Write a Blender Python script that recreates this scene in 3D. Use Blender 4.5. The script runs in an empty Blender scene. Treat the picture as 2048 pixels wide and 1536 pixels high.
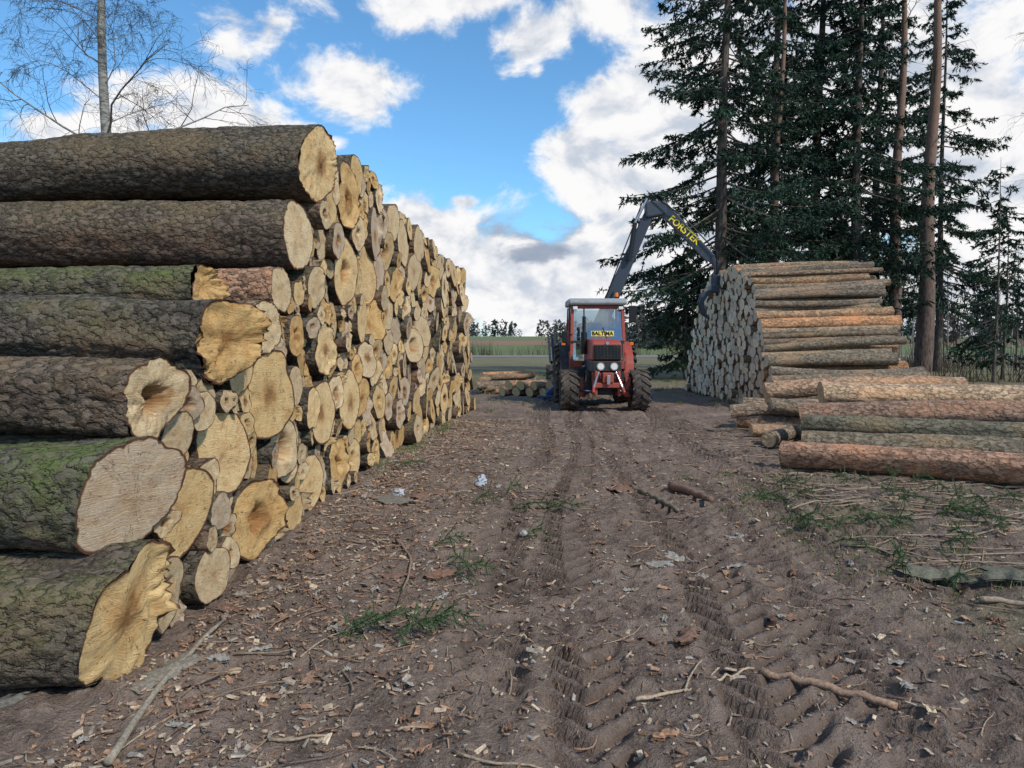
import bpy, math, random, bmesh
import numpy as np
from mathutils import Vector, Matrix
random.seed(7); RS=np.random.RandomState(11)
sc=bpy.context.scene
sc.view_settings.view_transform='Standard'; sc.view_settings.look='None'; sc.view_settings.exposure=0
R=math.radians
# ---------------------------------------------------------------- noise
TAB=np.random.RandomState(3).rand(256,256)
def vn(x,y,px=256):
    x=np.asarray(x,float);y=np.asarray(y,float)
    xi=np.floor(x).astype(int);yi=np.floor(y).astype(int);fx=x-xi;fy=y-yi
    fx=fx*fx*(3-2*fx);fy=fy*fy*(3-2*fy)
    a=xi%px;b=(xi+1)%px;c=yi%256;d=(yi+1)%256
    return (TAB[a,c]*(1-fx)+TAB[b,c]*fx)*(1-fy)+(TAB[a,d]*(1-fx)+TAB[b,d]*fx)*fy
def fbm(x,y,o=4,px=None):
    s=0;a=.5;t=0
    for i in range(o):
        p=256 if px is None else px*(2**i)
        k=2**i
        s=s+a*vn(x*k+(0 if px else i*17.3),y*k+i*31.7,min(p,256));t+=a;a*=.5
    return s/t
def sst(a,b,x):
    t=np.clip((x-a)/(b-a),0,1);return t*t*(3-2*t)
# ---------------------------------------------------------------- mesh builder
class MB:
    def __init__(s): s.V=[];s.Q=[];s.T=[];s.mq=[];s.mt=[];s.lc=[];s.col=[];s.rnd=[];s.n=0
    def add(s,V,Q=None,T=None,m=0,lc=None,col=(1,1,1),rnd=(0,0,0)):
        V=np.asarray(V,float).reshape(-1,3);k=len(V)
        s.V.append(V);s.lc.append(V if lc is None else np.asarray(lc,float).reshape(-1,3))
        s.col.append(np.broadcast_to(np.asarray(col,float),(k,3)));s.rnd.append(np.broadcast_to(np.asarray(rnd,float),(k,3)))
        if Q is not None and len(Q):
            Q=np.asarray(Q,int);s.Q.append(Q+s.n);s.mq.append(np.full(len(Q),m))
        if T is not None and len(T):
            T=np.asarray(T,int);s.T.append(T+s.n);s.mt.append(np.full(len(T),m))
        s.n+=k
    def build(s,name,mats,smooth=True,parent=None):
        V=np.concatenate(s.V)
        Q=np.concatenate(s.Q) if s.Q else np.zeros((0,4),int);T=np.concatenate(s.T) if s.T else np.zeros((0,3),int)
        mi=np.concatenate([np.concatenate(s.mq) if s.mq else np.zeros(0,int),np.concatenate(s.mt) if s.mt else np.zeros(0,int)])
        me=bpy.data.meshes.new(name);me.vertices.add(len(V));me.vertices.foreach_set('co',V.ravel())
        li=np.concatenate([Q.ravel(),T.ravel()]);me.loops.add(len(li));me.loops.foreach_set('vertex_index',li.astype(np.int32))
        npoly=len(Q)+len(T);me.polygons.add(npoly)
        ls=np.concatenate([np.arange(len(Q))*4,len(Q)*4+np.arange(len(T))*3]).astype(np.int32)
        me.polygons.foreach_set('loop_start',ls)
        me.polygons.foreach_set('material_index',mi.astype(np.int32))
        me.polygons.foreach_set('use_smooth',np.full(npoly,smooth))
        for nm,dat in (('lc',s.lc),('col',s.col),('rnd',s.rnd)):
            a=me.attributes.new(nm,'FLOAT_VECTOR','POINT');a.data.foreach_set('vector',np.concatenate(dat).ravel())
        for m in mats: me.materials.append(m)
        me.update(calc_edges=True);me.validate()
        ob=bpy.data.objects.new(name,me);sc.collection.objects.link(ob)
        if parent: ob.parent=parent
        return ob
def grid_quads(a,b,wrap=False,off=0):
    i=np.arange(a-1)[:,None];bb=b if wrap else b-1;j=np.arange(bb)[None,:]
    j2=(j+1)%b
    return (np.stack([i*b+j,i*b+j2,(i+1)*b+j2,(i+1)*b+j],-1).reshape(-1,4))+off
def unit(v): v=np.asarray(v,float);return v/np.linalg.norm(v)
def tube(mb,P,rad,n=6,m=0,col=(1,1,1),rnd=(0,0,0),cap=False):
    P=np.asarray(P,float);k=len(P);rad=np.broadcast_to(rad,(k,))
    Tn=np.gradient(P,axis=0);Tn/=np.linalg.norm(Tn,axis=1)[:,None]+1e-9
    ref=np.array([0,0,1.]) if abs(Tn[0][2])<.9 else np.array([1.,0,0])
    e1=np.cross(Tn,ref);e1/=np.linalg.norm(e1,axis=1)[:,None]+1e-9;e2=np.cross(Tn,e1)
    th=np.arange(n)*2*np.pi/n
    V=P[:,None,:]+rad[:,None,None]*(np.cos(th)[None,:,None]*e1[:,None,:]+np.sin(th)[None,:,None]*e2[:,None,:])
    Q=grid_quads(k,n,True);V=V.reshape(-1,3);T=None
    if cap:
        V=np.concatenate([V,P[:1],P[-1:]]);a=np.arange(n)
        T=np.concatenate([np.stack([np.full(n,k*n),(a+1)%n,a],-1),np.stack([np.full(n,k*n+1),(k-1)*n+a,(k-1)*n+(a+1)%n],-1)])
    mb.add(V,Q,T,m,col=col,rnd=rnd)
# ---------------------------------------------------------------- nodes
def nd(nt,t,ins=None,**pr):
    n=nt.nodes.new(t)
    for k,v in pr.items(): setattr(n,k,v)
    if ins:
        for k,v in ins.items():
            if hasattr(v,'links') and hasattr(v,'is_output'): nt.links.new(v,n.inputs[k])
            else: n.inputs[k].default_value=v
    return n
def mth(nt,op,a,b=0.0,c=None,clamp=False):
    i={0:a,1:b}
    if c is not None:i[2]=c
    return nd(nt,'ShaderNodeMath',i,operation=op,use_clamp=clamp).outputs[0]
def vm(nt,op,a,b=(0,0,0)):
    n=nd(nt,'ShaderNodeVectorMath',{0:a,1:b},operation=op);return n.outputs['Value'] if op in('LENGTH','DISTANCE','DOT_PRODUCT') else n.outputs[0]
def c4(c): return c if hasattr(c,'is_output') else ((*c,1) if len(c)==3 else c)
def mix(nt,f,a,b,bl='MIX'):
    n=nd(nt,'ShaderNodeMix',data_type='RGBA',blend_type=bl)
    for i,v in ((0,f),(6,c4(a)),(7,c4(b))):
        if hasattr(v,'is_output'): nt.links.new(v,n.inputs[i])
        else: n.inputs[i].default_value=v
    return n.outputs[2]
def mr(nt,v,a,b,c=0.,d=1.,smooth=False):
    return nd(nt,'ShaderNodeMapRange',{0:v,1:a,2:b,3:c,4:d},interpolation_type='SMOOTHSTEP' if smooth else 'LINEAR').outputs[0]
def noise(nt,vec,s,det=4,rough=.55,dist=0.):
    return nd(nt,'ShaderNodeTexNoise',{'Vector':vec,'Scale':s,'Detail':det,'Roughness':rough,'Distortion':dist}).outputs['Fac']
def attr(nt,n): return nd(nt,'ShaderNodeAttribute',attribute_name=n).outputs['Vector']
def newmat(name,rough=.8,spec=.3,metal=0.):
    m=bpy.data.materials.new(name);m.use_nodes=True;nt=m.node_tree
    b=nt.nodes['Principled BSDF'];b.inputs['Roughness'].default_value=rough;b.inputs['Specular IOR Level'].default_value=spec;b.inputs['Metallic'].default_value=metal
    return m,nt,b
def bump(nt,b,h,dist,st=1.):
    n=nd(nt,'ShaderNodeBump',{'Height':h,'Distance':dist,'Strength':st});nt.links.new(n.outputs[0],b.inputs['Normal'])
def setc(nt,b,c): nt.links.new(c,b.inputs['Base Color'])
def paint(name,col,rough=.5,metal=0.,dirt=.5,dcol=(.13,.10,.08),spec=.4):
    m,nt,b=newmat(name,rough,spec,metal);tc=nd(nt,'ShaderNodeTexCoord').outputs['Object']
    n1=noise(nt,tc,3.5,4,.65);n2=noise(nt,tc,22,2,.6)
    f=mr(nt,mth(nt,'ADD',mth(nt,'MULTIPLY',n1,.7),mth(nt,'MULTIPLY',n2,.3)),.62-dirt*.25,.75-dirt*.1)
    setc(nt,b,mix(nt,mth(nt,'MULTIPLY',f,.85),mix(nt,n2,tuple(x*.75 for x in col),tuple(min(1,x*1.15) for x in col)),dcol))
    nt.links.new(mr(nt,n1,.3,.7,rough*.8,min(1,rough*1.4)),b.inputs['Roughness']);bump(nt,b,n2,.004,.4)
    return m
# bark
def bark_mat(name,sc1=1.,moss=.6,bd=.012):
    m,nt,b=newmat(name,.95,.12);lc=attr(nt,'lc');col=attr(nt,'col');rn=attr(nt,'rnd')
    v=vm(nt,'MULTIPLY',lc,(.6*sc1,1.*sc1,1.*sc1))
    nz=nd(nt,'ShaderNodeTexNoise',{'Vector':v,'Scale':13.,'Detail':4.,'Roughness':.65})
    vd=vm(nt,'ADD',v,vm(nt,'MULTIPLY',nz.outputs['Color'],(.09,.09,.09)))
    vo=nd(nt,'ShaderNodeTexVoronoi',{'Vector':vd,'Scale':27.})
    vdist=vo.outputs['Distance'];sep=nd(nt,'ShaderNodeSeparateXYZ',{0:vo.outputs['Color']}).outputs[0]
    n2=noise(nt,v,60,3,.7);n3=noise(nt,v,2.4,4,.65)
    cav=mr(nt,mth(nt,'ADD',vdist,mth(nt,'MULTIPLY',mth(nt,'SUBTRACT',nz.outputs['Fac'],.5),.9)),.38,.72,0,1,True)
    c=mix(nt,sep,vm(nt,'MULTIPLY',col,(.78,.78,.78)),vm(nt,'MULTIPLY',col,(1.35,1.32,1.3)))
    c=mix(nt,mth(nt,'MULTIPLY',cav,.8),c,vm(nt,'MULTIPLY',col,(.32,.30,.29)))
    c=mix(nt,mr(nt,n2,.48,.75,0,.65),c,vm(nt,'MULTIPLY',col,(2.,2.,2.)))
    c=mix(nt,mr(nt,n3,.50,.64,0,.55),c,vm(nt,'MULTIPLY',col,(1.9,1.45,1.15)))
    c=mix(nt,mr(nt,n3,.32,.46,.5,0),c,vm(nt,'MULTIPLY',col,(.6,.62,.66)))
    nrm=nd(nt,'ShaderNodeSeparateXYZ',{0:nd(nt,'ShaderNodeNewGeometry').outputs['Normal']}).outputs[2]
    ms=mth(nt,'MULTIPLY',mr(nt,mth(nt,'ADD',mth(nt,'MULTIPLY',n3,.6),mth(nt,'MULTIPLY',nz.outputs['Fac'],.4)),.43,.58),mr(nt,nrm,-.5,.5))
    ms=mth(nt,'MULTIPLY',ms,mth(nt,'MULTIPLY',nd(nt,'ShaderNodeSeparateXYZ',{0:rn}).outputs[2],moss),clamp=True)
    c=mix(nt,ms,c,mix(nt,n2,(.055,.072,.025),(.17,.20,.075)))
    setc(nt,b,c)
    bump(nt,b,mth(nt,'ADD',mth(nt,'MULTIPLY',cav,-.8),mth(nt,'MULTIPLY',n2,.8)),bd,1.)
    return m
M_bark=bark_mat('bark_spruce',1.,1.,.018);M_barkp=bark_mat('bark_pine',.8,.25,.012)
def end_mat():
    m,nt,b=newmat('end_grain',.75,.2);lc=attr(nt,'lc');col=attr(nt,'col');rn=attr(nt,'rnd')
    xy=vm(nt,'MULTIPLY',lc,(1,1,0));seed=vm(nt,'MULTIPLY',lc,(0,0,1));s=nd(nt,'ShaderNodeSeparateXYZ',{0:rn});xs_=vm(nt,'ADD',xy,seed)
    n1=noise(nt,xs_,1.6,2,.5)
    off=nd(nt,'ShaderNodeCombineXYZ',{0:mth(nt,'MULTIPLY',mth(nt,'SUBTRACT',s.outputs[1],.5),.3),1:mth(nt,'MULTIPLY',mth(nt,'SUBTRACT',s.outputs[2],.5),.3)}).outputs[0]
    rr=vm(nt,'LENGTH',vm(nt,'SUBTRACT',xy,off));r0=vm(nt,'LENGTH',xy)
    rp=mth(nt,'ADD',rr,mth(nt,'MULTIPLY',mth(nt,'SUBTRACT',n1,.5),.35))
    ring=mth(nt,'SINE',mth(nt,'MULTIPLY',rp,75.))
    ring2=mth(nt,'SINE',mth(nt,'MULTIPLY',rp,23.))
    c=mix(nt,mr(nt,ring,-1,1,0,.20),col,vm(nt,'MULTIPLY',col,(.6,.48,.36)))
    c=mix(nt,mr(nt,ring2,-1,1,0,.12),c,vm(nt,'MULTIPLY',col,(.7,.5,.32)))
    hv=noise(nt,xs_,2.5,4,.7)
    c=mix(nt,mr(nt,hv,.45,.68,0,.6),c,vm(nt,'MULTIPLY',col,(.70,.46,.26)))
    # darker heartwood
    c=mix(nt,mr(nt,rp,.25,.6,.34,0),c,vm(nt,'MULTIPLY',col,(.74,.56,.40)))
    st=noise(nt,vm(nt,'MULTIPLY',xs_,(3.,28.,1.)),1.5,4,.75)
    c=mix(nt,mr(nt,st,.45,.72,0,.42),c,vm(nt,'MULTIPLY',col,(1.25,1.28,1.35)))
    c=mix(nt,mr(nt,st,.30,.45,.35,0),c,vm(nt,'MULTIPLY',col,(.62,.5,.38)))
    rn2=noise(nt,xs_,4.,4,.7)
    rt=mth(nt,'ADD',rp,mth(nt,'MULTIPLY',mth(nt,'SUBTRACT',rn2,.5),.6))
    k=s.outputs[0]
    rot=mth(nt,'MULTIPLY',mr(nt,mth(nt,'SUBTRACT',rt,mth(nt,'MULTIPLY',k,.55)),-.08,.16,1,0),mr(nt,k,0,.15))
    c=mix(nt,mth(nt,'MULTIPLY',rot,.85),c,mix(nt,rn2,(.12,.045,.016),(.38,.18,.06)))
    core=mr(nt,mth(nt,'SUBTRACT',rt,mth(nt,'MULTIPLY',mth(nt,'SUBTRACT',k,.35),.42)),-.04,.06,1,0)
    c=mix(nt,mth(nt,'MULTIPLY',core,mr(nt,k,.35,.45)),c,(.018,.01,.006))
    sx=nd(nt,'ShaderNodeSeparateXYZ',{0:vm(nt,'SUBTRACT',xy,off)})
    ang=mth(nt,'ARCTAN2',sx.outputs[0],sx.outputs[1])
    cv=nd(nt,'ShaderNodeCombineXYZ',{0:mth(nt,'MULTIPLY',ang,1.6),1:mth(nt,'MULTIPLY',rr,.5),2:nd(nt,'ShaderNodeSeparateXYZ',{0:lc}).outputs[2]}).outputs[0]
    cn=noise(nt,cv,3.2,3,.6);cr=mr(nt,mth(nt,'ABSOLUTE',mth(nt,'SUBTRACT',cn,.54)),.0,.007,1,0)
    cr=mth(nt,'MULTIPLY',cr,mr(nt,rn2,.42,.56))
    c=mix(nt,mth(nt,'MULTIPLY',cr,.8),c,(.07,.03,.015))
    edge=mr(nt,mth(nt,'ADD',r0,mth(nt,'MULTIPLY',mth(nt,'SUBTRACT',rn2,.5),.08)),.94,.965)
    c=mix(nt,edge,c,(.12,.055,.03))
    setc(nt,b,c);bump(nt,b,mth(nt,'ADD',mth(nt,'MULTIPLY',st,1.),mth(nt,'MULTIPLY',cr,-1.)),.010,.9)
    return m
M_end=end_mat()
# ---------------------------------------------------------------- log
def mklog(mb,p0,d,L,r0,r1,n=20,m=4,shape=.05,slant=(0,0),bk=0.,endc=(.6,.4,.17),barkc=(.1,.08,.06),rot=0.,rough=0.,hole=0.,moss=0.,bend=0.,bm=0,em=1,sp=0.,asp=1.,elobes=0.):
    d=unit(d);e2=unit(np.array([0,0,1.])-d*d[2]);e1=np.cross(e2,d)
    if e1[1]<0 and abs(d[0])>.5: e1=-e1
    th=np.arange(n)*2*np.pi/n;ph=RS.rand(6)*6.28;am=RS.rand(6)*shape
    f=1+sum(am[k]*np.cos((k+2)*th+ph[k])/(1+.35*k) for k in range(6))
    t=np.linspace(0,1,m+1)
    if m>8:t=t**1.15
    TT,TH=np.meshgrid(t,th,indexing='ij')
    rad=(r0+(r1-r0)*TT)*f[None,:]
    rad=rad*(1+.05*np.exp(-TT*L/.3))
    sd=RS.rand()*200
    if elobes>0:
        lob=1+elobes*(np.cos(3*th+ph[0])*.5+np.cos(5*th+ph[1])*.35+np.cos(2*th+ph[2])*.5+.6*(vn(th/6.2832*16,th*0+sd,16)-.5))
        rad=rad*(1+(lob[None,:]-1)*np.exp(-TT*L/.55))
    if bk>0:
        P=max(6,int(2*np.pi*r0/.045))
        a=fbm(TH/6.2832*P,TT*L/.07+sd,4,P);b_=fbm(TH/6.2832*8,TT*L/.4+sd,3,8)
        rad=rad+bk*(1-np.abs(a*2-1)*2.2)+ (b_-.5)*bk*3.
    ca=np.cos(TH)*(1+(asp-1)*.5);sa=np.sin(TH)/(1+(asp-1)*.5)
    sh=-(slant[0]*np.cos(TH)+slant[1]*np.sin(TH))*rad*np.exp(-TT*L/(3*r0+.2))
    bx=bend*np.sin(np.pi*TT);
    ctr=np.asarray(p0)[None,None,:]+d[None,None,:]*(TT*L+sh)[...,None]+bx[...,None]*(e1*.6+e2*.6)
    V=ctr+rad[...,None]*(ca[...,None]*e1+sa[...,None]*e2)
    so=RS.rand()*50
    lc=np.stack([TT*L+so,rad*np.cos(TH)+so,rad*np.sin(TH)],-1)
    rv=RS.rand(3);
    mb.add(V,grid_quads(m+1,n,True),None,bm,lc=lc,col=barkc,rnd=(rv[0],rv[1],moss))
    fr=np.array([1,.94,.82,.66,.5,.36,.22,.1]) if n>=32 else np.array([1,.9,.6,.25])
    if hole>0 or rough>0 or sp>0:
        fr=np.array([1,.97,.93,.88,.82,.75,.68,.6,.52,.44,.36,.27,.18,.08])
    ring=V[0];c0=np.asarray(p0,float)
    C=c0+(ring-c0)[None]*fr[:,None,None]
    F,TH2=np.meshgrid(fr,th,indexing='ij')
    dep=np.zeros_like(F);X=F*np.cos(TH2);Y=F*np.sin(TH2)
    if n>=32: dep+=(fbm(X*3+sd,Y*3+sd,3)-.5)*.02*np.where(F<1,1,0)
    if rough>0:
        dep+=(fbm(X*2+sd,Y*2,4)-.5)*rough*2
        dep+=rough*.9*(vn(X*14+sd,Y*5)-.5)*sst(0.1,.6,X*np.cos(ph[3])+Y*np.sin(ph[3]))*1.5
    if hole>0:
        w=F+(fbm(X*4+sd,Y*4,3)-.5)*.35
        dep+=.25*hole*sst(.42*hole+.16,.42*hole*.5,w)
    if sp>0:
        q=X*np.cos(.3)+Y*np.sin(.3)
        msk=sst(.55,.8,q);spk=vn(Y*22+sd,X*6)*.6+.4*TAB[(np.arange(n)*7)%256,int(sd)%256][None,:]
        dep-=msk*sp*(spk*1.6-.35)
    C=C+d*dep[...,None]
    cc=c0+d*dep[-1].mean();k=len(fr)
    V2=np.concatenate([C.reshape(-1,3),cc[None]])
    lc2=np.concatenate([np.stack([X,Y,np.full_like(X,sd)],-1).reshape(-1,3),[[0,0,sd]]])
    a=np.arange(n);T=np.stack([(k-1)*n+a,(k-1)*n+(a+1)%n,np.full(n,k*n)],-1)
    mb.add(V2,grid_quads(k,n,True),T,em,lc=lc2,col=endc,rnd=(rot,rv[0],rv[1]))
    ring=V[-1];c1=ring.mean(0)
    V3=np.concatenate([ring,c1+(ring-c1)*.5,c1[None]]);a=np.arange(n)
    lc3=np.concatenate([np.stack([np.cos(th),np.sin(th),th*0+sd],-1),np.stack([.5*np.cos(th),.5*np.sin(th),th*0+sd],-1),[[0,0,sd]]])
    mb.add(V3,grid_quads(2,n,True),np.stack([n+a,n+(a+1)%n,np.full(n,2*n)],-1),em,lc=lc3,col=endc,rnd=(rot,.5,.5))
# ---------------------------------------------------------------- ground height
tracks=[(.30,3.6,1.42,16.,.36,1.),(2.15,3.,3.05,14.5,.46,1.),(1.15,3.,1.95,16.,.42,1.),(-.25,3.,.75,17.,.40,.8),(2.9,3.5,3.5,15.,.42,.8),(1.65,3.,2.55,15.,.3,.7)]
def track_info(x,y):
    msk=np.zeros_like(x);lug=np.zeros_like(x)
    for i,(xa,ya,xb,yb,w,s) in enumerate(tracks):
        xc=xa+(xb-xa)*(y-ya)/(yb-ya)+.10*np.sin(y*.7+i*2)
        dd=x-xc;mk=sst(w/2+.05,w/2-.04,np.abs(dd))*s
        mk=mk*sst(.25,.45,fbm(x*.8+i*9,y*.5+i*5,3))
        sg=1 if i%2 else -1
        p=np.sin((y+np.abs(dd)*1.0*sg+.03*fbm(x*3,y*3,2))*2*np.pi/.19)
        lug=np.where(mk>msk,p,lug);msk=np.maximum(msk,mk)
    return msk,lug
def ground_h(x,y):
    x=np.asarray(x,float);y=np.asarray(y,float)
    fade=sst(45,20,y)*sst(-30,-10,y)
    h=(fbm(x/1.7+5,y/1.7,3)-.5)*.12+(fbm(x/.42+9,y/.42+3,3)-.5)*.09
    f=fbm(x/.15+2,y/.15+7,4);h=h+(f-.5)*.08
    g=vn(x/.05+2,y/.05);h=h+np.maximum(g-.55,0)*.06*sst(12,6,y)
    mk,lug=track_info(x,y)
    h=h*(1-.5*mk)-.065*mk+.065*mk*sst(-.3,.6,lug)*(.35+1.1*fbm(x/.3,y/.3,2))
    h=h*fade
    h=h+sst(140,430,y)*6.5+sst(430,1500,y)*4
    return h
def axis(segs):
    out=[]
    for a,b,st in segs: out+=list(np.arange(a,b,st))
    return np.array(out+[segs[-1][1]])
xs=axis([(-2500,-400,300),(-400,-60,34),(-60,-14,5),(-14,-5.4,.6),(-5.4,-2.4,.12),(-2.4,4.6,.022),(4.6,8,.06),(8,14,.3),(14,60,5),(60,400,34),(400,2500,300)])
ys=axis([(-60,-8,8),(-8,1,.6),(1,5.2,.018),(5.2,9,.028),(9,14,.05),(14,20,.1),(20,34,.4),(34,150,6),(150,600,25),(600,3000,240)])
X,Y=np.meshgrid(xs,ys);Z=ground_h(X,Y);mk,lug=track_info(X,Y)
def ground_mat():
    m,nt,b=newmat('dirt_ground',.95,.15);ps=nd(nt,'ShaderNodeNewGeometry').outputs['Position'];rn=attr(nt,'rnd')
    s=nd(nt,'ShaderNodeSeparateXYZ',{0:ps});rs=nd(nt,'ShaderNodeSeparateXYZ',{0:rn})
    n1=noise(nt,ps,1.1,5,.6);n2=noise(nt,ps,9,4,.7);n3=noise(nt,ps,55,4,.7);n4=noise(nt,ps,.35,3,.6)
    c=mix(nt,mr(nt,n2,.3,.7),(.100,.072,.057),(.285,.210,.165))
    c=mix(nt,mr(nt,n1,.45,.68,0,.7),c,(.34,.255,.20))
    c=mix(nt,mr(nt,n3,.55,.78,0,.65),c,(.48,.385,.30))
    c=mix(nt,mr(nt,n3,.25,.42,.65,0),c,(.05,.035,.028))
    c=mix(nt,mth(nt,'MULTIPLY',mr(nt,rs.outputs[0],.2,1,0,.4),mr(nt,n1,.35,.6)),c,(.115,.088,.078))
    vo=nd(nt,'ShaderNodeTexVoronoi',{'Vector':vm(nt,'MULTIPLY',ps,(1,.7,1)),'Scale':42.,'Randomness':1.});vs=nd(nt,'ShaderNodeSeparateXYZ',{0:vo.outputs['Color']})
    sp=mth(nt,'MULTIPLY',mr(nt,mth(nt,'ADD',vo.outputs['Distance'],mth(nt,'MULTIPLY',n3,.3)),.24,.32,1,0),mr(nt,vs.outputs[0],.72,.75))
    c=mix(nt,mth(nt,'MULTIPLY',sp,.7),c,mix(nt,vs.outputs[1],(.22,.13,.09),(.50,.39,.28)))
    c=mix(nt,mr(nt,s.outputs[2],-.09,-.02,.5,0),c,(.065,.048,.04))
    g1=mr(nt,mth(nt,'SUBTRACT',s.outputs[1],mth(nt,'MULTIPLY',n1,14.)),16,24)
    field=mix(nt,mr(nt,n2,.3,.7),(.15,.125,.08),(.26,.22,.14))
    field=mix(nt,mr(nt,n4,.42,.62,0,.7),field,(.12,.14,.055))
    c=mix(nt,g1,c,field)
    vg=mth(nt,'MULTIPLY',mr(nt,mth(nt,'SUBTRACT',s.outputs[0],mth(nt,'MULTIPLY',s.outputs[1],.12)),1.6,2.6),mr(nt,s.outputs[1],10,8,0,1))
    c=mix(nt,mth(nt,'MULTIPLY',vg,mr(nt,n1,.45,.62,0,.55)),c,mix(nt,n3,(.07,.075,.035),(.18,.19,.08)))
    g2=mr(nt,mth(nt,'ADD',s.outputs[1],mth(nt,'MULTIPLY',n1,8.)),124,130)
    far=mix(nt,noise(nt,ps,.05,4,.6),(.11,.145,.055),(.16,.19,.085))
    far=mix(nt,mth(nt,'MULTIPLY',mr(nt,s.outputs[1],232,238),mr(nt,s.outputs[1],285,290,1,0)),far,(.25,.15,.10))
    far=mix(nt,mth(nt,'MULTIPLY',mr(nt,s.outputs[1],330,335),mr(nt,s.outputs[1],352,356,1,0)),far,(.20,.15,.09))
    c=mix(nt,g2,c,far)
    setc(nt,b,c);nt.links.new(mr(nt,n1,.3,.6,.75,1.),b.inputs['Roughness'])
    bump(nt,b,mth(nt,'ADD',mth(nt,'MULTIPLY',n2,1.4),mth(nt,'MULTIPLY',n3,.8)),.04,1.)
    return m
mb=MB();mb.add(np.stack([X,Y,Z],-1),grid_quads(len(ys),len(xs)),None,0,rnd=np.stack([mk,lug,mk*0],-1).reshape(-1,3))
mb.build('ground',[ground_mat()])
m_road,nt,b=newmat('road_asphalt',.85);ps=nd(nt,'ShaderNodeNewGeometry').outputs['Position'];setc(nt,b,mix(nt,noise(nt,ps,3,5),(.18,.175,.17),(.30,.29,.28)))
mb=MB();xx=np.linspace(-500,500,60);rw=[]
for yy in (96,106): rw.append(np.stack([xx,xx*0+yy+xx*.02,xx*0+.05],-1))
mb.add(np.array(rw),grid_quads(2,60));mb.build('road',[m_road])
# ---------------------------------------------------------------- left pile
def xface(y): return np.interp(y,[0,9,11,13.3,15.2,18],[-1.9,-1.9,-1.76,-1.5,-1.3,-.95])
def top(y): return np.interp(y,[3.0,3.1,3.5,3.8,4.5,5.2,5.8,6.6,6.85,7.1,7.6,9.7,12.5,14.5,16.6,17.3,18.0],[.0,.5,.95,1.3,1.5,1.85,2.0,2.15,2.9,3.2,3.55,3.9,3.6,3.4,3.4,2.2,.2])
PAL=[(.68,.48,.23),(.66,.51,.31),(.74,.54,.28),(.64,.42,.18),(.56,.44,.31),(.72,.56,.34)]
fixed=[
(3.34,.32,.29,.15,.25,.35,0,.04,.06,0,.20,.10),(3.45,.885,.255,.40,.25,0,0,.0,0,4,.09,.08),(3.70,1.33,.185,.35,.15,.5,.7,.02,0,1,.14,.08),
(4.06,.64,.27,.25,.1,.1,0,0,0,0,.10,0),(4.0,1.10,.125,.2,.1,0,0,0,0,1,.0,.05),(4.38,1.20,.115,.2,0,0,0,0,0,5,.0,.03),
(4.76,.90,.265,.25,0,.1,0,0,0,2,.06,0),(4.40,.19,.17,.2,0,.1,0,0,0,1,.02,.06),(5.22,.34,.29,.25,.1,.5,.5,.03,.03,3,.12,.05),
(4.62,.53,.115,.15,0,0,0,0,0,4,.0,.03),(6.2,.165,.17,.1,0,0,0,0,0,0,.0,.02),(6.0,.75,.24,.15,0,.5,.9,.02,0,1,.10,0),
(6.8,.31,.25,.15,0,.1,0,0,0,2,.03,0),(5.58,1.20,.32,.25,.1,.3,0,.01,0,0,.12,.04),(7.08,.94,.30,.1,0,.35,0,0,0,2,.06,.05),
(4.64,1.63,.235,.5,.25,.3,0,.05,.05,3,.16,.10),(5.41,1.72,.18,.3,.1,0,0,.01,0,5,.08,.06),(6.07,2.06,.18,.1,0,0,0,0,0,5,.0,-.02),
(6.45,2.56,.295,.1,0,0,0,0,0,5,.02,.02),(6.82,3.27,.32,.2,.15,.42,0,.02,.04,2,.08,.10),(8.25,3.25,.35,.1,0,.5,.3,.04,.03,3,.12,.06),
(8.13,2.42,.37,.1,0,.5,.6,.01,0,2,.08,.05),(7.27,2.63,.19,.0,0,0,0,0,0,1,0,0),(6.9,2.15,.195,.1,.1,0,0,0,.02,5,.06,.05),
(7.67,1.84,.20,.0,0,0,0,0,0,0,.03,0),(7.17,1.55,.26,.1,0,.3,0,.03,.03,2,.12,.06),(6.35,1.24,.16,.1,0,0,0,0,0,1,0,0),
(8.25,.97,.33,.1,0,.4,0,0,0,2,.06,.05),(9.06,1.93,.28,.0,0,0,0,0,0,2,.02,.03),(7.78,.32,.28,.1,0,.4,.4,.03,.03,3,.14,.03),
(6.35,1.68,.17,.1,0,.5,.6,0,0,3,.03,.02),(5.12,2.0,.15,.2,0,0,0,.05,.06,3,.12,-.25),(8.75,3.62,.22,.1,.0,.0,0,0,0,0,0,.05)]
C=[(f[0],f[1],f[2]) for f in fixed]
def drop_pack(C,ya,yb,topf,rf,nmax,seed):
    rs=np.random.RandomState(seed);fails=0
    G=np.linspace(ya,yb,int((yb-ya)/.03))
    while fails<40 and len(C)<nmax:
        r=rf(rs);A=np.array(C) if C else np.zeros((0,3))
        z=np.full(len(G),r)
        if len(A):
            dd=G[:,None]-A[None,:,0];s=(A[None,:,2]+r);h=np.where(np.abs(dd)<s,A[None,:,1]+np.sqrt(np.maximum(s*s-dd*dd,0)),0)
            z=np.maximum(z,h.max(1))
        ok=z+r<topf(G)
        if not ok.any(): fails+=1;continue
        zz=np.where(ok,z+rs.rand(len(G))*.01,99);i=int(np.argmin(zz));C.append((G[i],z[i],r))
    return C
def gap_fill(C,ya,yb,topf,rmin,rmax,tries,seed,zlow=0):
    rs=np.random.RandomState(seed)
    for _ in range(tries):
        y=ya+(yb-ya)*rs.rand();z=rs.rand()*4
        tp=float(topf(y))
        if z>tp-rmin: continue
        A=np.array(C);d=(np.hypot(A[:,0]-y,A[:,1]-z)-A[:,2]).min();r=min(d,z,rmax,tp-z+.02)
        if r>=rmin: C.append((y,z,r))
    return C
nfix=len(C)
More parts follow.
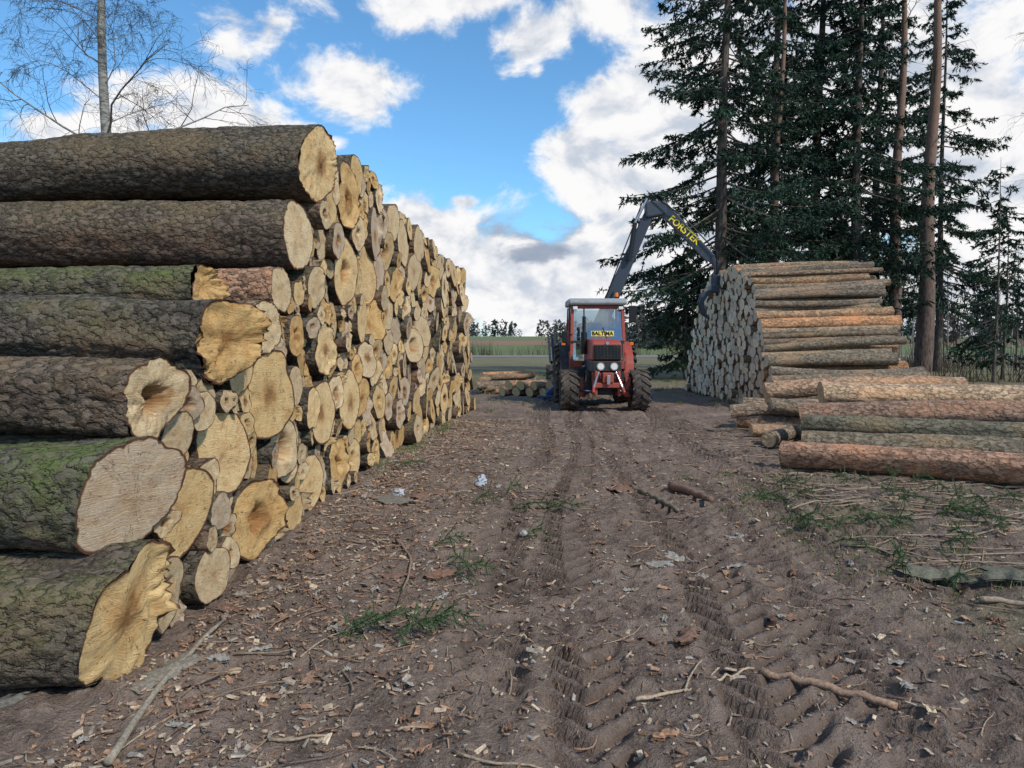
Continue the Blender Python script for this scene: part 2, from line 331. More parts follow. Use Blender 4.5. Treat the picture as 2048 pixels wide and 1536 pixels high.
C=drop_pack(C,3.6,17.8,top,lambda rs:rs.choice([.10,.13,.16,.19,.23,.28,.33],p=[.16,.22,.23,.17,.12,.07,.03])*(.9+.2*rs.rand()),650,5)
C=gap_fill(C,3.7,17.6,top,.06,.2,8000,8)
mb=MB();BK=[(.125,.100,.078),(.108,.096,.078),(.135,.102,.080),(.115,.095,.076)]
for i,c in enumerate(C):
    y,z,r=c
    if i<nfix:
        f=fixed[i];xo=f[11];bc=BK[i%4];L=3.2+RS.rand()*.2
        if i in(19,): L=2.95
        mossv={0:.5,1:1.3,2:.2,3:.7,15:.35,18:.3,19:.2,31:.9}.get(i,.25)
        if i==17: bc=(.34,.21,.14);mossv=0
        if i==16: bc=(.26,.18,.12);mossv=.3
        big=i in(0,1,2,15,16,17,18,19,31)
        mklog(mb,(xface(y)+xo,y,z),(-1,RS.randn()*.012,(-.035 if i==19 else RS.randn()*.01)),L,r,r*(.80 if i==19 else .93),n=96 if big else 48,m=130 if big else 26,shape=.055,slant=(f[3],f[4]),bk=.013 if big else .006,endc=PAL[f[9]],barkc=bc,rot=f[5],hole=f[6],rough=f[7],sp=f[8],elobes=f[10],moss=mossv,bend=RS.randn()*.05)
    else:
        pc=np.array(PAL[RS.randint(6)])*(.8+.3*RS.rand());rot=RS.choice([0,0,.12,.3,.42,.5,.6]);rg=.03*RS.rand() if RS.rand()<.4 else 0
        hl=RS.rand()*.7 if rot>.4 else 0
        near=y<11
        mklog(mb,(xface(y)+RS.randn()*.045,y,z),(-1,RS.randn()*.015,RS.randn()*.008),3.1+RS.rand()*.3,r*1.05,r*.88,n=32 if near else 20,m=8 if near else 4,shape=.11,slant=(.12+RS.randn()*.13,RS.randn()*.10),bk=.005,endc=pc,barkc=BK[RS.randint(4)] if RS.rand()<.85 else (.18,.12,.085),rot=rot,hole=hl,rough=rg,moss=RS.rand()*.4,asp=1+RS.randn()*.12,elobes=max(0,RS.randn()*.09),sp=.10*RS.rand() if RS.rand()<.15 else 0)
mb.build('log_pile',[M_bark,M_end])
# ---------------------------------------------------------------- right stack
def top2(y): return np.interp(y,[16.9,17.2,19,20.5,23,24.3,26],[0,.7,3.45,3.85,3.75,2.9,0])
C2=drop_pack([],17.05,25.8,top2,lambda rs:rs.uniform(.075,.155),900,21)
C2=gap_fill(C2,17.1,25.6,top2,.04,.09,2500,5)
mb=MB();PB=[(.22,.165,.115),(.32,.21,.13),(.21,.175,.13),(.28,.20,.14),(.40,.22,.12),(.25,.20,.145),(.19,.155,.12),(.36,.25,.16)]
for y,z,r in C2:
    g=.75+.4*RS.rand();front=y<17.6+z*.65
    ec=np.array([(.82,.73,.58),(.74,.64,.50),(.85,.70,.50)][RS.randint(3)])*g
    mklog(mb,(6.2+RS.randn()*.05,y,z),(1,RS.randn()*.03-.02,.03+RS.randn()*.016),2.95+RS.rand()*.55+(.3 if z<1 else 0),r*.97,r*1.07,n=20,m=14 if front else 3,shape=.06,slant=(.1+RS.randn()*.06,RS.randn()*.06),bk=.006,endc=ec,barkc=np.array(PB[RS.randint(8)])*(.75+.5*RS.rand()),moss=RS.rand()*.5,bend=RS.randn()*.045)
mb.build('log_pile',[M_barkp,M_end])
mb=MB();Cs=drop_pack([],23.2,25.6,lambda y:np.interp(y,[23,23.4,25,25.7],[.35,.6,.75,.2]),lambda rs:rs.uniform(.08,.14),40,3)
for y,z,r in Cs:
    mklog(mb,(-.95+RS.randn()*.25,y,z),(.75,.65+RS.randn()*.03,0),1.8,r,r,n=16,m=4,endc=(.60,.48,.28),barkc=PB[RS.randint(6)],slant=(.2,.1),shape=.04)
for k in range(8):
    mklog(mb,(-.35+k*.2+RS.rand()*.1,22.7-.08*k,.14+.2*(k%2)),(.8,.6+RS.randn()*.1,0),1.8,.14,.13,n=16,m=4,endc=(.62,.50,.29),barkc=PB[k%7],slant=(.2,.2),shape=.04)
mb.build('log_pile',[M_barkp,M_end])
# ---------------------------------------------------------------- loose long logs (right)
def looselog(p0,p1,r,bc,endc=(.58,.46,.30),r1=None,moss=.2,bend=None):
    mb=MB();p0=np.array(p0);p1=np.array(p1);d=p1-p0;L=np.linalg.norm(d)
    mklog(mb,p0,d,L,r,r1 or r*.9,n=48,m=120,shape=.05,slant=(RS.randn()*.1,RS.randn()*.1),bk=.010,endc=endc,barkc=bc,moss=moss,bend=RS.randn()*.09 if bend is None else bend)
    mb.build('log',[M_barkp,M_end])
looselog((3.57,9.5,.17),(8.3,6.4,.17),.165,(.36,.22,.15),r1=.19,moss=0)
looselog((4.12,10.25,.22),(9.3,7.6,.22),.15,(.22,.18,.13),r1=.16,moss=.5)
looselog((4.36,10.9,.42),(9.5,8.5,.40),.13,(.18,.16,.115),r1=.15,moss=.5)
looselog((4.5,11.3,.50),(9.8,8.9,.58),.17,(.29,.19,.14),r1=.18)
looselog((5.2,12.2,.78),(10.2,10.5,.80),.19,(.48,.34,.22),r1=.18,moss=0)
looselog((4.6,10.7,.15),(9.6,8.1,.15),.13,(.24,.18,.13))
looselog((4.75,11.5,.17),(9.9,9.2,.17),.16,(.24,.19,.14))
looselog((4.9,12.1,.20),(10.2,9.9,.2),.18,(.21,.17,.13))
looselog((5.0,11.9,.5),(10.2,9.6,.52),.14,(.24,.18,.13))
looselog((4.75,13.6,.72),(8.3,13.3,.86),.16,(.36,.24,.16))
looselog((4.5,14.2,.42),(8.3,13.9,.5),.15,(.26,.2,.15))
looselog((4.35,14.0,.14),(8.3,13.4,.16),.13,(.26,.19,.14))
looselog((4.55,13.3,.2),(8.3,12.7,.2),.18,(.24,.18,.14))
looselog((4.65,13.1,.5),(8.3,12.6,.5),.14,(.20,.17,.13))
looselog((4.10,12.4,.13),(7.0,11.9,.14),.12,(.26,.20,.15))
looselog((4.0,13.2,.38),(7.0,12.5,.42),.11,(.26,.20,.15))
looselog((5.2,14.4,.72),(8.6,14.2,.8),.15,(.42,.29,.19))
looselog((4.0,11.25,.12),(5.1,12.6,.12),.11,(.24,.19,.14))
# ---------------------------------------------------------------- tractor
P_red=paint('paint_red',(.36,.06,.04),.5,dirt=.55);P_grey=paint('paint_grey',(.30,.32,.33),.6,dirt=.4)
P_dark=paint('dark_metal',(.035,.037,.042),.5,.3,dirt=.4);P_rub=paint('rubber',(.035,.033,.031),.85,dirt=.9,dcol=(.15,.12,.10),spec=.2)
P_crane=paint('crane_paint',(.045,.055,.075),.45,dirt=.2);P_blue=paint('blue_paint',(.04,.11,.28),.5,dirt=.4)
P_yel=paint('yellow_paint',(.85,.65,.03),.5,dirt=.05);P_white=paint('lens',(.75,.75,.7),.15,dirt=.05);P_or=paint('beacon_orange',(.8,.18,.02),.3,dirt=.05)
P_tan=paint('seat',(.05,.05,.055),.8,dirt=.2);P_blk=paint('black',(.008,.008,.009),.4,dirt=.1);P_chr=paint('steel',(.5,.5,.52),.3,.9,dirt=.1)
def glass():
    m=bpy.data.materials.new('cab_glass');m.use_nodes=True;nt=m.node_tree;o=nt.nodes['Material Output'];nt.nodes.remove(nt.nodes['Principled BSDF'])
    t=nd(nt,'ShaderNodeBsdfTransparent',{0:(.55,.65,.68,1)});g=nd(nt,'ShaderNodeBsdfGlossy',{0:(.8,.9,1,1),'Roughness':.03})
    mx=nd(nt,'ShaderNodeMixShader',{0:.25});nt.links.new(t.outputs[0],mx.inputs[1]);nt.links.new(g.outputs[0],mx.inputs[2]);nt.links.new(mx.outputs[0],o.inputs[0]);return m
M_gl=glass()
def empty(n,loc=(0,0,0)):
    e=bpy.data.objects.new(n,None);sc.collection.objects.link(e);e.location=loc;return e
def finish(me,name,mat,par,bev=0,smooth=False):
    ob=bpy.data.objects.new(name,me);sc.collection.objects.link(ob);me.materials.append(mat);ob.parent=par
    if bev:
        md=ob.modifiers.new('b','BEVEL');md.width=bev;md.segments=2;md.limit_method='ANGLE'
    return ob
def fixn(me):
    bm=bmesh.new();bm.from_mesh(me);bmesh.ops.recalc_face_normals(bm,faces=bm.faces);bm.to_mesh(me);bm.free()
def prism(name,pts,x0,x1,mat,par,bev=.015,axis='x'):
    n=len(pts);V=[(x0,a,b) for a,b in pts]+[(x1,a,b) for a,b in pts]
    if axis=='y': V=[(a,x0,b) for a,b in pts]+[(a,x1,b) for a,b in pts]
    F=[tuple(range(n))[::-1],tuple(range(n,2*n))]+[(i,(i+1)%n,n+(i+1)%n,n+i) for i in range(n)]
    me=bpy.data.meshes.new(name);me.from_pydata(V,[],F);me.update();fixn(me)
    return finish(me,name,mat,par,bev)
def box(name,x0,x1,y0,y1,z0,z1,mat,par,bev=.012): return prism(name,[(y0,z0),(y1,z0),(y1,z1),(y0,z1)],x0,x1,mat,par,bev)
def cyl(name,p0,p1,r,mat,par,n=20,r1=None):
    mb=MB();tube(mb,[p0,p1],[r,r1 or r],n,cap=True);ob=mb.build(name,[mat],smooth=True,parent=par)
    md=ob.modifiers.new('e','EDGE_SPLIT');md.split_angle=.7;return ob
def pipe(name,pts,r,mat,par,n=8):
    mb=MB();tube(mb,pts,r,n,cap=True);return mb.build(name,[mat],parent=par)
def beam(name,p0,p1,w0,h0,w1,h1,mat,par,bev=.02):
    p0=np.array(p0,float);p1=np.array(p1,float);d=unit(p1-p0);s=unit(np.cross(d,[0,0,1.]) if abs(d[2])<.95 else np.array([0,1.,0]));u=np.cross(s,d)
    V=[]
    for p,w,h in((p0,w0,h0),(p1,w1,h1)):
        for a,b in((-1,-1),(1,-1),(1,1),(-1,1)): V.append(tuple(p+s*a*w/2+u*b*h/2))
    me=bpy.data.meshes.new(name);me.from_pydata(V,[],[(3,2,1,0),(4,5,6,7),(0,1,5,4),(1,2,6,5),(2,3,7,6),(3,0,4,7)]);me.update();fixn(me)
    return finish(me,name,mat,par,bev)
def wheel(name,cx,cy,r,w,par,rimmat,nl=18,rimr=.55):
    mb=MB();n=56
    prof=[(-.30,rimr),(-.46,rimr+.08),(-.5,.76),(-.46,.87),(-.36,.915),(0,.925),(.36,.915),(.46,.87),(.5,.76),(.46,rimr+.08),(.30,rimr)]
    th=np.arange(n)*2*np.pi/n
    V=np.array([[(a*w+cx,cy+b*r*math.cos(t),r+b*r*math.sin(t)) for t in th] for a,b in prof])
    mb.add(V,grid_quads(len(prof),n,True),None,0)
    for s in(-1,1):
        for k in range(nl):
            a0=2*math.pi*(k+(.5 if s>0 else 0))/nl;da=2*math.pi/nl
            vs=[]
            for (ax,aa) in((.02,0),(.53,.75)):
                for wd in(-.15,.15):
                    for rr in((.90,1.0) if ax<.4 else (.78,.98)):
                        t=a0+(aa+wd)*da;vs.append((cx+s*ax*w,cy+rr*r*math.cos(t),r+rr*r*math.sin(t)))
            mb.add(np.array(vs),[(0,1,3,2),(4,6,7,5),(0,4,5,1),(2,3,7,6),(1,5,7,3),(0,2,6,4)],None,0)
    mb.build(name+'_tyre',[P_rub],smooth=False,parent=par)
    mb=MB();prof=[(-.30,rimr),(-.26,rimr-.05),(-.1,rimr-.08),(-.12,.25),(-.25,.2),(-.27,.0001)]
    for s in(-1,1):
        V=np.array([[(s*a*w+cx,cy+b*r*math.cos(t),r+b*r*math.sin(t)) for t in th] for a,b in prof]);mb.add(V,grid_quads(len(prof),n,True))
    mb.build(name+'_rim',[rimmat],parent=par)
TX,TY=2.26,17.3
T=empty('tractor',(TX,TY,-.03));E=T
wheel('front_wheel_l',-.86,.5,.52,.42,E,P_grey,16,.5);wheel('front_wheel_r',.86,.5,.52,.42,E,P_grey,16,.5)
wheel('rear_wheel_l',-.85,2.85,.82,.46,E,P_grey,20,.52);wheel('rear_wheel_r',.85,2.85,.82,.46,E,P_grey,20,.52)
beam('front_axle',(-.72,.5,.55),(.72,.5,.55),.16,.17,.16,.17,P_dark,E);
for s in(-1,1):
    cyl('axle_hub',(s*.60,.5,.52),(s*.72,.5,.52),.15,P_dark,E);box('kingpin',s*.58-.07,s*.58+.07,.40,.58,.36,.84,P_red,E)
    pipe('steering_rod',[(s*.1,.38,.5),(s*.62,.36,.52)],.025,P_chr,E)
    beam('linkage_arm',(s*.30,-.05,.78),(s*.36,-.42,.50),.07,.13,.06,.10,P_red,E);beam('lift_strut',(s*.20,-.12,1.0),(s*.34,-.3,.62),.05,.06,.05,.05,P_chr,E)
    box('linkage_plate',s*.27-.03,s*.27+.03,-.2,.35,.42,1.02,P_red,E)
    pipe('front_hose',[(s*.12,-.12,.98),(s*.17,-.28,.85),(s*.14,-.2,.66),(s*.22,-.1,.55)],.016,P_blk,E)
box('chassis',-.20,.20,.1,2.9,.55,.95,P_dark,E,.03);box('front_bracket',-.33,.33,-.06,.30,.70,.98,P_red,E,.02)
box('linkage_crossbar',-.34,.34,-.26,-.16,.62,.74,P_red,E,.015);box('hitch_block',-.13,.13,-.30,-.12,.74,.98,P_red,E,.02)
box('oil_pan',-.22,.22,.2,1.2,.42,.60,P_dark,E,.04)
box('top_hook',-.04,.04,-.36,-.26,.70,.92,P_chr,E,.01)
prism('hood',[(-.06,1.25),(1.75,1.2),(1.75,1.80),(.25,1.76),(.02,1.70),(-.06,1.60)],-.35,.35,P_red,E,.05)
box('lower_hood_side',-.345,.345,-.02,1.7,.98,1.247,P_dark,E,.02)
box('grille_frame',-.325,.325,-.095,-.055,1.27,1.64,P_blk,E,.02)
for k in range(9): box('grille_bar',-.29,.29,-.108,-.092,1.30+k*.038,1.310+k*.038,P_dark,E,0)
for k in range(-3,4): box('grille_rib',k*.08-.005,k*.08+.005,-.113,-.107,1.29,1.62,P_dark,E,0)
box('headlight_panel',-.34,.34,-.10,-.03,1.00,1.245,P_dark,E,.02)
for s in(-1,1):
    cyl('headlight_ring',(s*.16,-.13,1.12),(s*.16,-.09,1.12),.095,P_grey,E,24);cyl('headlight',(s*.16,-.14,1.12),(s*.16,-.12,1.12),.074,P_white,E,24)
cyl('badge',(0,-.10,1.67),(0,-.03,1.67),.035,P_chr,E,16)
cyl('exhaust_pipe',(-.44,1.1,1.45),(-.44,1.1,2.35),.045,P_blk,E);cyl('muffler',(-.44,1.1,1.4),(-.44,1.1,1.95),.08,P_blk,E)
cyl('air_cleaner',(.44,1.0,1.3),(.44,1.0,1.72),.09,P_dark,E)
cyl('fuel_tank',(.48,1.55,.80),(.48,2.1,.80),.2,P_dark,E);box('battery_box',-.68,-.36,1.4,1.9,.7,1.05,P_dark,E,.03)
cw=.72
for s in(-1,1):
    beam('front_pillar',(s*(cw-.02),1.78,1.18),(s*(cw-.06),1.95,2.66),.08,.08,.08,.08,P_red,E,.01)
    beam('mid_pillar',(s*cw,2.45,1.2),(s*(cw-.05),2.5,2.66),.06,.08,.06,.08,P_red,E,.01)
    beam('rear_pillar',(s*cw,3.25,1.2),(s*(cw-.05),3.2,2.66),.07,.07,.07,.07,P_red,E,.01)
    prism('cab_side_panel',[(1.75,.95),(3.3,1.25),(3.3,1.45),(1.75,1.45)],s*cw-.03,s*cw+.03,P_red,E,.02)
    pts=[]
    for a in np.linspace(-.15,2.6,12): pts.append((2.85-.92*math.cos(a),.82+.90*math.sin(a)))
    pts+= [(2.85-.88*math.cos(a),.82+.86*math.sin(a)) for a in np.linspace(2.6,-.15,12)]
    prism('rear_fender',pts,min(s*.70,s*.98),max(s*.70,s*.98),P_red if s>0 else P_dark,E,.01)
    prism('side_window',[(1.82,1.47),(3.2,1.47),(3.16,2.6),(1.97,2.6)],s*(cw-.03)-.004,s*(cw-.03)+.004,M_gl,E,0)
    box('cab_step',s*.74-.15,s*.74+.15,1.75,2.05,.55,.60,P_dark,E,.01)
    prism('lower_front_panel',[(s*.42,1.0),(s*.69,1.0),(s*.69,1.22),(s*.42,1.22)],1.74,1.79,P_red,E,.01,axis='y')
    me=bpy.data.meshes.new('lower_windscreen');me.from_pydata([(s*.40,1.77,1.25),(s*.66,1.77,1.25),(s*.66,1.80,1.68),(s*.40,1.80,1.68)],[],[(0,1,2,3)]);finish(me,'lower_windscreen',M_gl,E)
    box('worklight',s*.60-.06,s*.60+.06,1.80,1.88,2.56,2.64,P_white,E,.01)
    box('indicator',s*.9-.05,s*.9+.05,1.88,1.93,1.62,1.70,P_or,E,.01)
beam('windscreen_sill',(-.7,1.79,1.72),(.7,1.79,1.72),.05,.05,.05,.05,P_dark,E,.01)
beam('windscreen_header',(-.66,1.95,2.63),(.66,1.95,2.63),.06,.08,.06,.08,P_red,E,.01)
beam('door_frame_bar',(-.36,1.80,1.75),(-.36,1.93,2.60),.03,.035,.03,.035,P_dark,E,.005);
prism('roof',[(1.78,2.68),(3.36,2.68),(3.38,2.76),(3.25,2.86),(1.95,2.86),(1.76,2.78)],-.76,.76,P_grey,E,.05)
me=bpy.data.meshes.new('windscreen');me.from_pydata([(-.66,1.825,1.75),(.66,1.825,1.75),(.62,1.955,2.60),(-.62,1.955,2.60)],[],[(0,1,2,3)]);finish(me,'windscreen',M_gl,E)
me=bpy.data.meshes.new('rear_window');me.from_pydata([(-.66,3.23,1.5),(.66,3.23,1.5),(.62,3.2,2.6),(-.62,3.2,2.6)],[],[(0,1,2,3)]);finish(me,'rear_window',M_gl,E)
box('cab_floor',-.66,.66,1.8,3.2,1.0,1.06,P_dark,E);box('dashboard',-.3,.3,1.85,2.1,1.1,1.7,P_tan,E,.03)
box('seat_base',-.25,.25,2.55,2.95,1.1,1.5,P_tan,E,.04);box('seat_back',-.25,.25,2.92,3.05,1.5,2.25,P_tan,E,.05)
mb=MB();a=np.linspace(0,2*np.pi,25);tube(mb,np.stack([.2*np.cos(a),2.22+.08*np.sin(a),1.88+.18*np.sin(a)],-1),.018,6);mb.build('steering_wheel',[P_blk],parent=E)
cyl('beacon_base',(.52,2.1,2.86),(.52,2.1,2.91),.06,P_blk,E);cyl('beacon',(.52,2.1,2.91),(.52,2.1,3.02),.055,P_or,E,r1=.045)
pipe('mirror_arm',[(.66,1.9,2.55),(.80,1.85,2.62),(.88,1.8,2.5)],.014,P_blk,E);box('mirror',.80,1.0,1.76,1.80,2.22,2.66,P_blk,E,.02)
pipe('mirror_arm_2',[(-.68,1.8,1.9),(-.86,1.75,1.95),(-.88,1.75,1.85)],.014,P_blk,E);box('mirror_2',-.95,-.80,1.7,1.74,1.68,2.0,P_blk,E,.02)
for a in(-.3,.25): pipe('wiper',[(a,1.80,1.74),(a-.12,1.84,2.1)],.008,P_blk,E)
me=bpy.data.meshes.new('name_strip');me.from_pydata([(-.18,1.818,1.86),(.42,1.818,1.86),(.42,1.838,2.0),(-.18,1.838,2.0)],[],[(0,1,2,3)]);finish(me,'name_strip',P_yel,E)
def text(name,s,size,M,mat,par):
    cu=bpy.data.curves.new(name,'FONT');cu.body=s;cu.size=size;cu.extrude=.002;cu.offset=.004;cu.align_x='CENTER';cu.align_y='CENTER';cu.materials.append(mat)
    o=bpy.data.objects.new(name,cu);sc.collection.objects.link(o);o.parent=par;o.matrix_local=M;return o
text('name_lettering','BALTIMA',.14,Matrix.Translation((.12,1.820,1.93))@Matrix.Rotation(R(83),4,'X'),P_blk,E)
# ---------------------------------------------------------------- trailer with crane
K=empty('log_loader_trailer',(0,0,0))
bx,by=2.75,22.3
box('trailer_beam',2.15,2.35,20.6,27.5,.75,.95,P_crane,K);box('headboard_frame',1.3,3.2,22.9,23.0,.9,1.1,P_crane,K)
for s in(1.42,3.08):
    for yy in(22.95,24.6,26.8):
        beam('stake',(s,yy,.95),(s+(.08 if s>2 else -.08),yy,2.0),.09,.09,.07,.07,P_crane,K,.01);box('bolster',1.42,3.08,yy-.06,yy+.06,.9,1.02,P_crane,K)
for i_,xx in enumerate((1.45,3.05)):
    for yy in(25.2,26.3): wheel('trailer_wheel',xx,yy,.45,.38,K,P_grey,16,.5)
cyl('crane_column',(bx,by,.9),(bx,by,2.5),.17,P_crane,K);box('crane_base',bx-.5,bx+.3,by-.3,by+.3,.75,1.15,P_crane,K,.03)
A0=np.array((bx-.05,by,2.2));A1=np.array((3.62,22.2,4.38));A2=np.array((4.22,22.1,5.75));A3=np.array((5.90,21.7,4.15))
beam('main_boom_lower',A0,A1,.24,.46,.22,.34,P_crane,K,.03);beam('main_boom_upper',A1-(A1-A0)*.05,A2,.22,.34,.22,.28,P_crane,K,.03)
beam('boom_head',A2+np.array((-.22,0,-.10)),A2+np.array((.42,-.02,-.05)),.34,.50,.34,.40,P_crane,K,.05)
beam('outer_boom',A2+np.array((.2,-.03,.08)),A3,.2,.38,.16,.30,P_crane,K,.02);beam('extension_boom',A3-(A3-A2)*.12,A3+unit(A3-A2)*.25,.13,.19,.13,.19,P_crane,K,.01)
cyl('boom_cylinder_barrel',A0+np.array((.05,-.18,-.3)),A0*.52+A1*.48+np.array((0,-.16,-.05)),.075,P_crane,K)
cyl('jib_cylinder_barrel',A1+np.array((-.10,-.2,-.25)),A1*.45+A2*.55+np.array((-.26,-.16,.12)),.07,P_blk,K);cyl('jib_cylinder_rod',A1*.45+A2*.55+np.array((-.26,-.16,.12)),A2+np.array((-.18,-.16,.22)),.04,P_chr,K)
pipe('hydraulic_hose',[A0+np.array((-.1,-.2,.2)),A1+np.array((-.22,-.15,.15)),A2+np.array((-.32,-.1,.1)),A2+np.array((-.05,-.2,.36)),A2+np.array((.5,-.2,.2))],.018,P_blk,K)
pipe('hydraulic_hose',[A2+np.array((-.1,-.24,.33)),A2*.6+A3*.4+np.array((.15,-.2,.32)),A3+np.array((.12,-.2,.18)),A3+np.array((.16,-.12,-.5))],.02,P_blk,K)
tip=A3+unit(A3-A2)*.2
cyl('link',tip,tip+np.array((0,0,-.4)),.06,P_crane,K);cyl('rotator',tip+np.array((0,0,-.35)),tip+np.array((0,0,-.65)),.14,P_crane,K)
g=tip+np.array((0,0,-.65));box('grapple_body',g[0]-.18,g[0]+.18,g[1]-.22,g[1]+.22,g[2]-.22,g[2],P_crane,K,.03)
for s in(-1,1):
    for yy in((-.18,.02) if s<0 else (-.08,.12)):
        P=[(g[0]+s*.14,g[2]-.12),(g[0]+s*.42,g[2]-.22),(g[0]+s*.52,g[2]-.5),(g[0]+s*.40,g[2]-.85),(g[0]+s*.18,g[2]-1.02),(g[0]+s*.32,g[2]-.8),(g[0]+s*.38,g[2]-.5),(g[0]+s*.28,g[2]-.33),(g[0]+s*.12,g[2]-.24)]
        prism('grapple_jaw',P,g[1]+yy,g[1]+yy+.07,P_crane,K,.01,axis='y')
dx=unit(A3-A2);fz=unit(np.array((0,-1.,0))-dx*np.dot((0,-1.,0),dx));up=np.cross(fz,dx);mid=A2*.5+A3*.5+np.array((.08,0,.04))+fz*.125
M4=Matrix(((dx[0],up[0],fz[0],mid[0]),(dx[1],up[1],fz[1],mid[1]),(dx[2],up[2],fz[2],mid[2]),(0,0,0,1)))
text('boom_lettering','FORSTEK',.28,M4,P_yel,K)
for s in(-1,1):
    a=np.array((bx-.3+s*.4,by-.3,.95));b_=np.array((2.45+s*1.42,21.6,.12));beam('stabiliser_leg',a,b_,.12,.14,.10,.12,P_blue,K);beam('stabiliser_foot',b_+np.array((-.28,0,-.06)),b_+np.array((.28,0,-.06)),.3,.06,.3,.06,P_blue,K,.01)
# ---------------------------------------------------------------- trees
M_need,nt,b=newmat('needles',.8,.15);setc(nt,b,attr(nt,'col'))
def trunk_mat(name,a,b_,birch=False):
    m,nt,b=newmat(name,.9,.15);ps=nd(nt,'ShaderNodeNewGeometry').outputs['Position'];v=vm(nt,'MULTIPLY',ps,(6,6,1.6) if not birch else (1.5,1.5,9));n=noise(nt,v,2.2,4,.7)
    c=mix(nt,mr(nt,n,.35,.65),a,b_)
    if name=='pine_trunk_bark':
        z=nd(nt,'ShaderNodeSeparateXYZ',{0:ps}).outputs[2];c=mix(nt,mr(nt,z,4,14,0,.6),c,(.24,.14,.095))
    setc(nt,b,c);bump(nt,b,n,.03,.8);return m
M_tr=trunk_mat('spruce_trunk',(.05,.04,.034),(.16,.13,.11));M_pine=trunk_mat('pine_trunk_bark',(.08,.055,.046),(.22,.16,.135));M_bir=trunk_mat('birch_trunk',(.11,.105,.095),(.38,.37,.33),True)
M_twig,nt,b=newmat('twig',.9,.1);setc(nt,b,mix(nt,noise(nt,nd(nt,'ShaderNodeNewGeometry').outputs['Position'],4,2),(.03,.021,.018),(.085,.065,.054)))
def needle_spray(rs,P,D,nn):
    t=rs.rand(nn);base=P+np.outer(t,D)
    dirn=unit(D)[None,:]*.6+rs.randn(nn,3)*.55;dirn[:,2]-=.25;dirn/=np.linalg.norm(dirn,axis=1)[:,None]
    sd=np.cross(dirn,rs.randn(nn,3));sd/=np.linalg.norm(sd,axis=1)[:,None]
    ln=(.11+.15*rs.rand(nn))[:,None];w=.026+.022*rs.rand(nn)[:,None]
    return np.stack([base-sd*w,base+sd*w,base+dirn*ln],1)
def spruce(name,x,y,H,z0,Lb,r,nb,seed,sparse=1.,colr=(.030,.054,.036)):
    rs=np.random.RandomState(seed);mb=MB()
    zz=np.linspace(-.2,H,14);lean=rs.randn(2)*.008
    P=np.stack([x+lean[0]*zz+.05*np.sin(zz*.4),y+lean[1]*zz,zz],-1);tube(mb,P,r*(1-zz/H*.93)*(1+.25*np.exp(-np.maximum(zz,0)*1.5)),12,0)
    for k in range(nb):
        f=((k+rs.rand())/nb)**1.1;z=z0+(H-z0-.3)*f
        if z>22.5 : continue
        L=Lb*(1-f)**.6*(.5+.62*rs.rand())+.25
        if rs.rand()<.06:continue
        az=rs.rand()*6.283;s=np.linspace(0,1,7)
        dr=.30+.3*rs.rand();up=.18*rs.rand()+.1
        if f>.75: dr-=.35*(f-.75)*4
        loc=np.stack([s*L,(rs.randn()*.06)*s*s*L,(-dr*s+up*s**3)*L],-1)
        ca,sa=math.cos(az),math.sin(az)
        def W(q): 
            q=np.atleast_2d(q);return np.stack([x+lean[0]*z+q[:,0]*ca-q[:,1]*sa,y+lean[1]*z+q[:,0]*sa+q[:,1]*ca,z+q[:,2]],-1)
        tube(mb,W(loc),.035*(1-s*.85)*(L/4+.3),4,0)
        ntw=int((8+L*6)*sparse);tl=[]
        cc=np.array(colr)*(.6+.9*rs.rand())
        for j in range(ntw):
            u=.15+.85*rs.rand();p=np.array([np.interp(u,s,loc[:,i]) for i in range(3)])
            ln=(.30*L*(1-u)*.8+.28)*(.5+.8*rs.rand())*min(1,u*2.5)
            D=unit([.5+.3*rs.randn(),rs.choice([-1,1])*(.3+.6*rs.rand()),-.15-.75*rs.rand()])*ln
            tl.append(needle_spray(rs,p,D,int(7+18*ln)))
        tl.append(needle_spray(rs,loc[3],loc[-1]-loc[3],int(10*L)))
        A=np.concatenate(tl);n=len(A);Wp=W(A.reshape(-1,3))
        mb.add(Wp,None,np.arange(n*3).reshape(-1,3),1,col=np.repeat(cc[None]*(.6+.8*rs.rand(n,1)),3,0))
    for k in range(int(26*sparse)):
        z=1.5+rs.rand()*(z0+3);az=rs.rand()*6.28;L=.6+rs.rand()*1.8;s=np.linspace(0,1,5)
        tube(mb,np.stack([x+math.cos(az)*s*L,y+math.sin(az)*s*L,z-.25*s*L-.1*s*s],-1),.012*(1-s*.7),3,0)
    return mb.build(name,[M_tr,M_need],smooth=False)
spruce('spruce_tree',9.3,33,27,3.6,5.6,.34,220,1)
spruce('spruce_tree',12.9,36,27,4.2,4.5,.30,180,2)
spruce('spruce_tree',15.6,38,29,4.2,5.0,.34,190,3)
spruce('spruce_tree',16.9,36,26,5.0,4.5,.30,170,4)
spruce('spruce_tree',20.8,42,27,5,4.0,.30,130,5)
spruce('spruce_tree',25.8,44,24,4.0,4.2,.22,140,6)
spruce('spruce_tree',8.1,34,6.5,.8,2.0,.08,60,8,.8,(.035,.055,.03))
spruce('spruce_tree',20.6,31,9.5,1.0,1.5,.07,60,9,.45)
spruce('spruce_tree',23,34,8,1.0,1.6,.07,50,10,.4)
spruce('spruce_tree',18.2,44,8,1.0,2.0,.08,50,14,.5)
